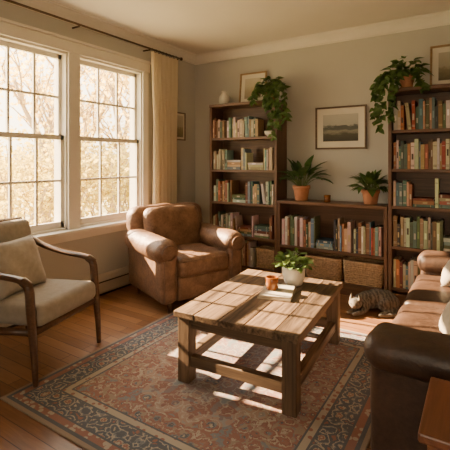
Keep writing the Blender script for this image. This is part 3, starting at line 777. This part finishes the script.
# ------------------------------------------------------------------ outside
V, F = [], []; bxg(V, F, -60, XL - .3, -30, 60, -.75, -.7); mk('ground', V, F, M['grass'])
WOODS = empty('autumn_trees_and_hedge', (0, 0, 0))  # parent of both the trees and the hedge bushes
def tree(loc, h, seed, leaves=1500, bush=False, ls=.16):
    r = random.Random(seed); TV, TF, V, F = [], [], [], []; tips = []
    def branch(p, d, L, rad, lv):
        P = [p]; q = p
        for i in range(4):
            d = (d + Vector((r.uniform(-.2, .2), r.uniform(-.2, .2), r.uniform(-.05, .2)))).normalized(); q = q + d * L / 4; P.append(q)
        tubegeo(P, [rad * (1 - .5 * i / 4) for i in range(5)], 6, False, TV, TF)
        if lv == 0: tips.extend(P[1:]); return
        for i in range(4 if lv > 1 else 3):
            k = r.randint(2, 4); nd = (d + Vector((r.uniform(-1, 1), r.uniform(-1, 1), r.uniform(-.2, .6))) * .9).normalized()
            branch(P[k], nd, L * r.uniform(.55, .8), rad * .5, lv - 1)
    if bush:
        for i in range(10): branch(Vector((r.uniform(-.5, .5), r.uniform(-.5, .5), 0)), Vector((r.uniform(-.5, .5), r.uniform(-.5, .5), 1)).normalized(), h * .5, .03, 1)
    else: branch(Vector((0, 0, 0)), Vector((0, 0, 1)), h * .38, h * .02, 3)
    for i in range(leaves):
        p = r.choice(tips) + Vector((r.gauss(0, .22), r.gauss(0, .22), r.gauss(0, .2)))
        d = Vector((r.uniform(-1, 1), r.uniform(-1, 1), r.uniform(-1, .3))).normalized(); u = Vector((r.uniform(-1, 1), r.uniform(-1, 1), r.uniform(-1, 1)))
        sd = d.cross(u)
        if sd.length < .05: continue
        sd = sd.normalized() * ls * .32; L = ls * r.uniform(.6, 1.2); st = len(V)
        V += [p, p + d * L * .5 + sd, p + d * L, p + d * L * .5 - sd]; F.append([st, st + 1, st + 2, st + 3])
    mk('branches', TV, TF, M['bark'], WOODS, loc, smooth=True); mk('foliage', V, F, M['autg'] if bush else M['aut'], WOODS, loc)
for i, (x, y, h) in enumerate([(-9.5, 6.2, 7), (-12, 9, 9), (-8.5, 8.3, 6.5), (-15, 8.0, 9.5), (-11, 12.5, 8), (-17, 13, 10), (-9.8, 10.6, 7.5)]):
    tree((x, y, -.7), h, 10 + i, 700)
for i, (x, y) in enumerate([(-7.5, 4.6), (-8.2, 5.9), (-8.6, 7.2), (-7.6, 8.3), (-9.5, 9.6), (-11, 6.0), (-12.5, 8.4), (-11, 11), (-7.2, 6.7), (-13, 7), (-14, 11)]):
    tree((x, y, -.7), 2.9, 40 + i, 1500, True, .13)

# ------------------------------------------------------------------ light: low golden sun + hazy sky, brighter around the sun
el = math.radians(28); az = math.radians(8.5)
dirv = Vector((math.cos(az) * math.cos(el), math.sin(az) * math.cos(el), -math.sin(el)))
w = bpy.data.worlds.new('World'); scene.world = w; w.use_nodes = True; nt = w.node_tree
bg = nt.nodes['Background']; tc = nt.nodes.new('ShaderNodeTexCoord'); sp = nt.nodes.new('ShaderNodeSeparateXYZ'); cr = nt.nodes.new('ShaderNodeValToRGB')
nt.links.new(tc.outputs['Generated'], sp.inputs[0]); nt.links.new(sp.outputs[2], cr.inputs[0]); nt.links.new(cr.outputs[0], bg.inputs[0])
cr.color_ramp.elements[0].position = 0; cr.color_ramp.elements[0].color = (1, .80, .52, 1)
cr.color_ramp.elements[1].position = .7; cr.color_ramp.elements[1].color = (.92, .84, .74, 1)
dp = nt.nodes.new('ShaderNodeVectorMath'); dp.operation = 'DOT_PRODUCT'; nt.links.new(tc.outputs['Generated'], dp.inputs[0]); dp.inputs[1].default_value = tuple(-dirv)
mx0 = nt.nodes.new('ShaderNodeMath'); mx0.operation = 'MAXIMUM'; nt.links.new(dp.outputs['Value'], mx0.inputs[0]); mx0.inputs[1].default_value = 0
pw = nt.nodes.new('ShaderNodeMath'); pw.operation = 'POWER'; nt.links.new(mx0.outputs[0], pw.inputs[0]); pw.inputs[1].default_value = 2.5
ma = nt.nodes.new('ShaderNodeMath'); ma.operation = 'MULTIPLY_ADD'; nt.links.new(pw.outputs[0], ma.inputs[0]); ma.inputs[1].default_value = 8.0; ma.inputs[2].default_value = 6.0
nt.links.new(ma.outputs[0], bg.inputs[1])
ld = bpy.data.lights.new('sun', 'SUN'); ld.energy = 74; ld.color = (1, .70, .40); ld.angle = math.radians(.6)
so = bpy.data.objects.new('sun', ld); COL.objects.link(so)
so.rotation_euler = dirv.to_track_quat('-Z', 'Y').to_euler(); so.location = (-12, 0, 8)

cam = bpy.data.cameras.new('camera'); co = bpy.data.objects.new('camera', cam); COL.objects.link(co)
cam.lens = 32; cam.sensor_width = 36; cam.shift_y = -65 / 450; cam.clip_start = .05
co.location = (0, 0, 1.3); co.rotation_euler = (pi / 2, 0, math.atan2(255, 400)); scene.camera = co
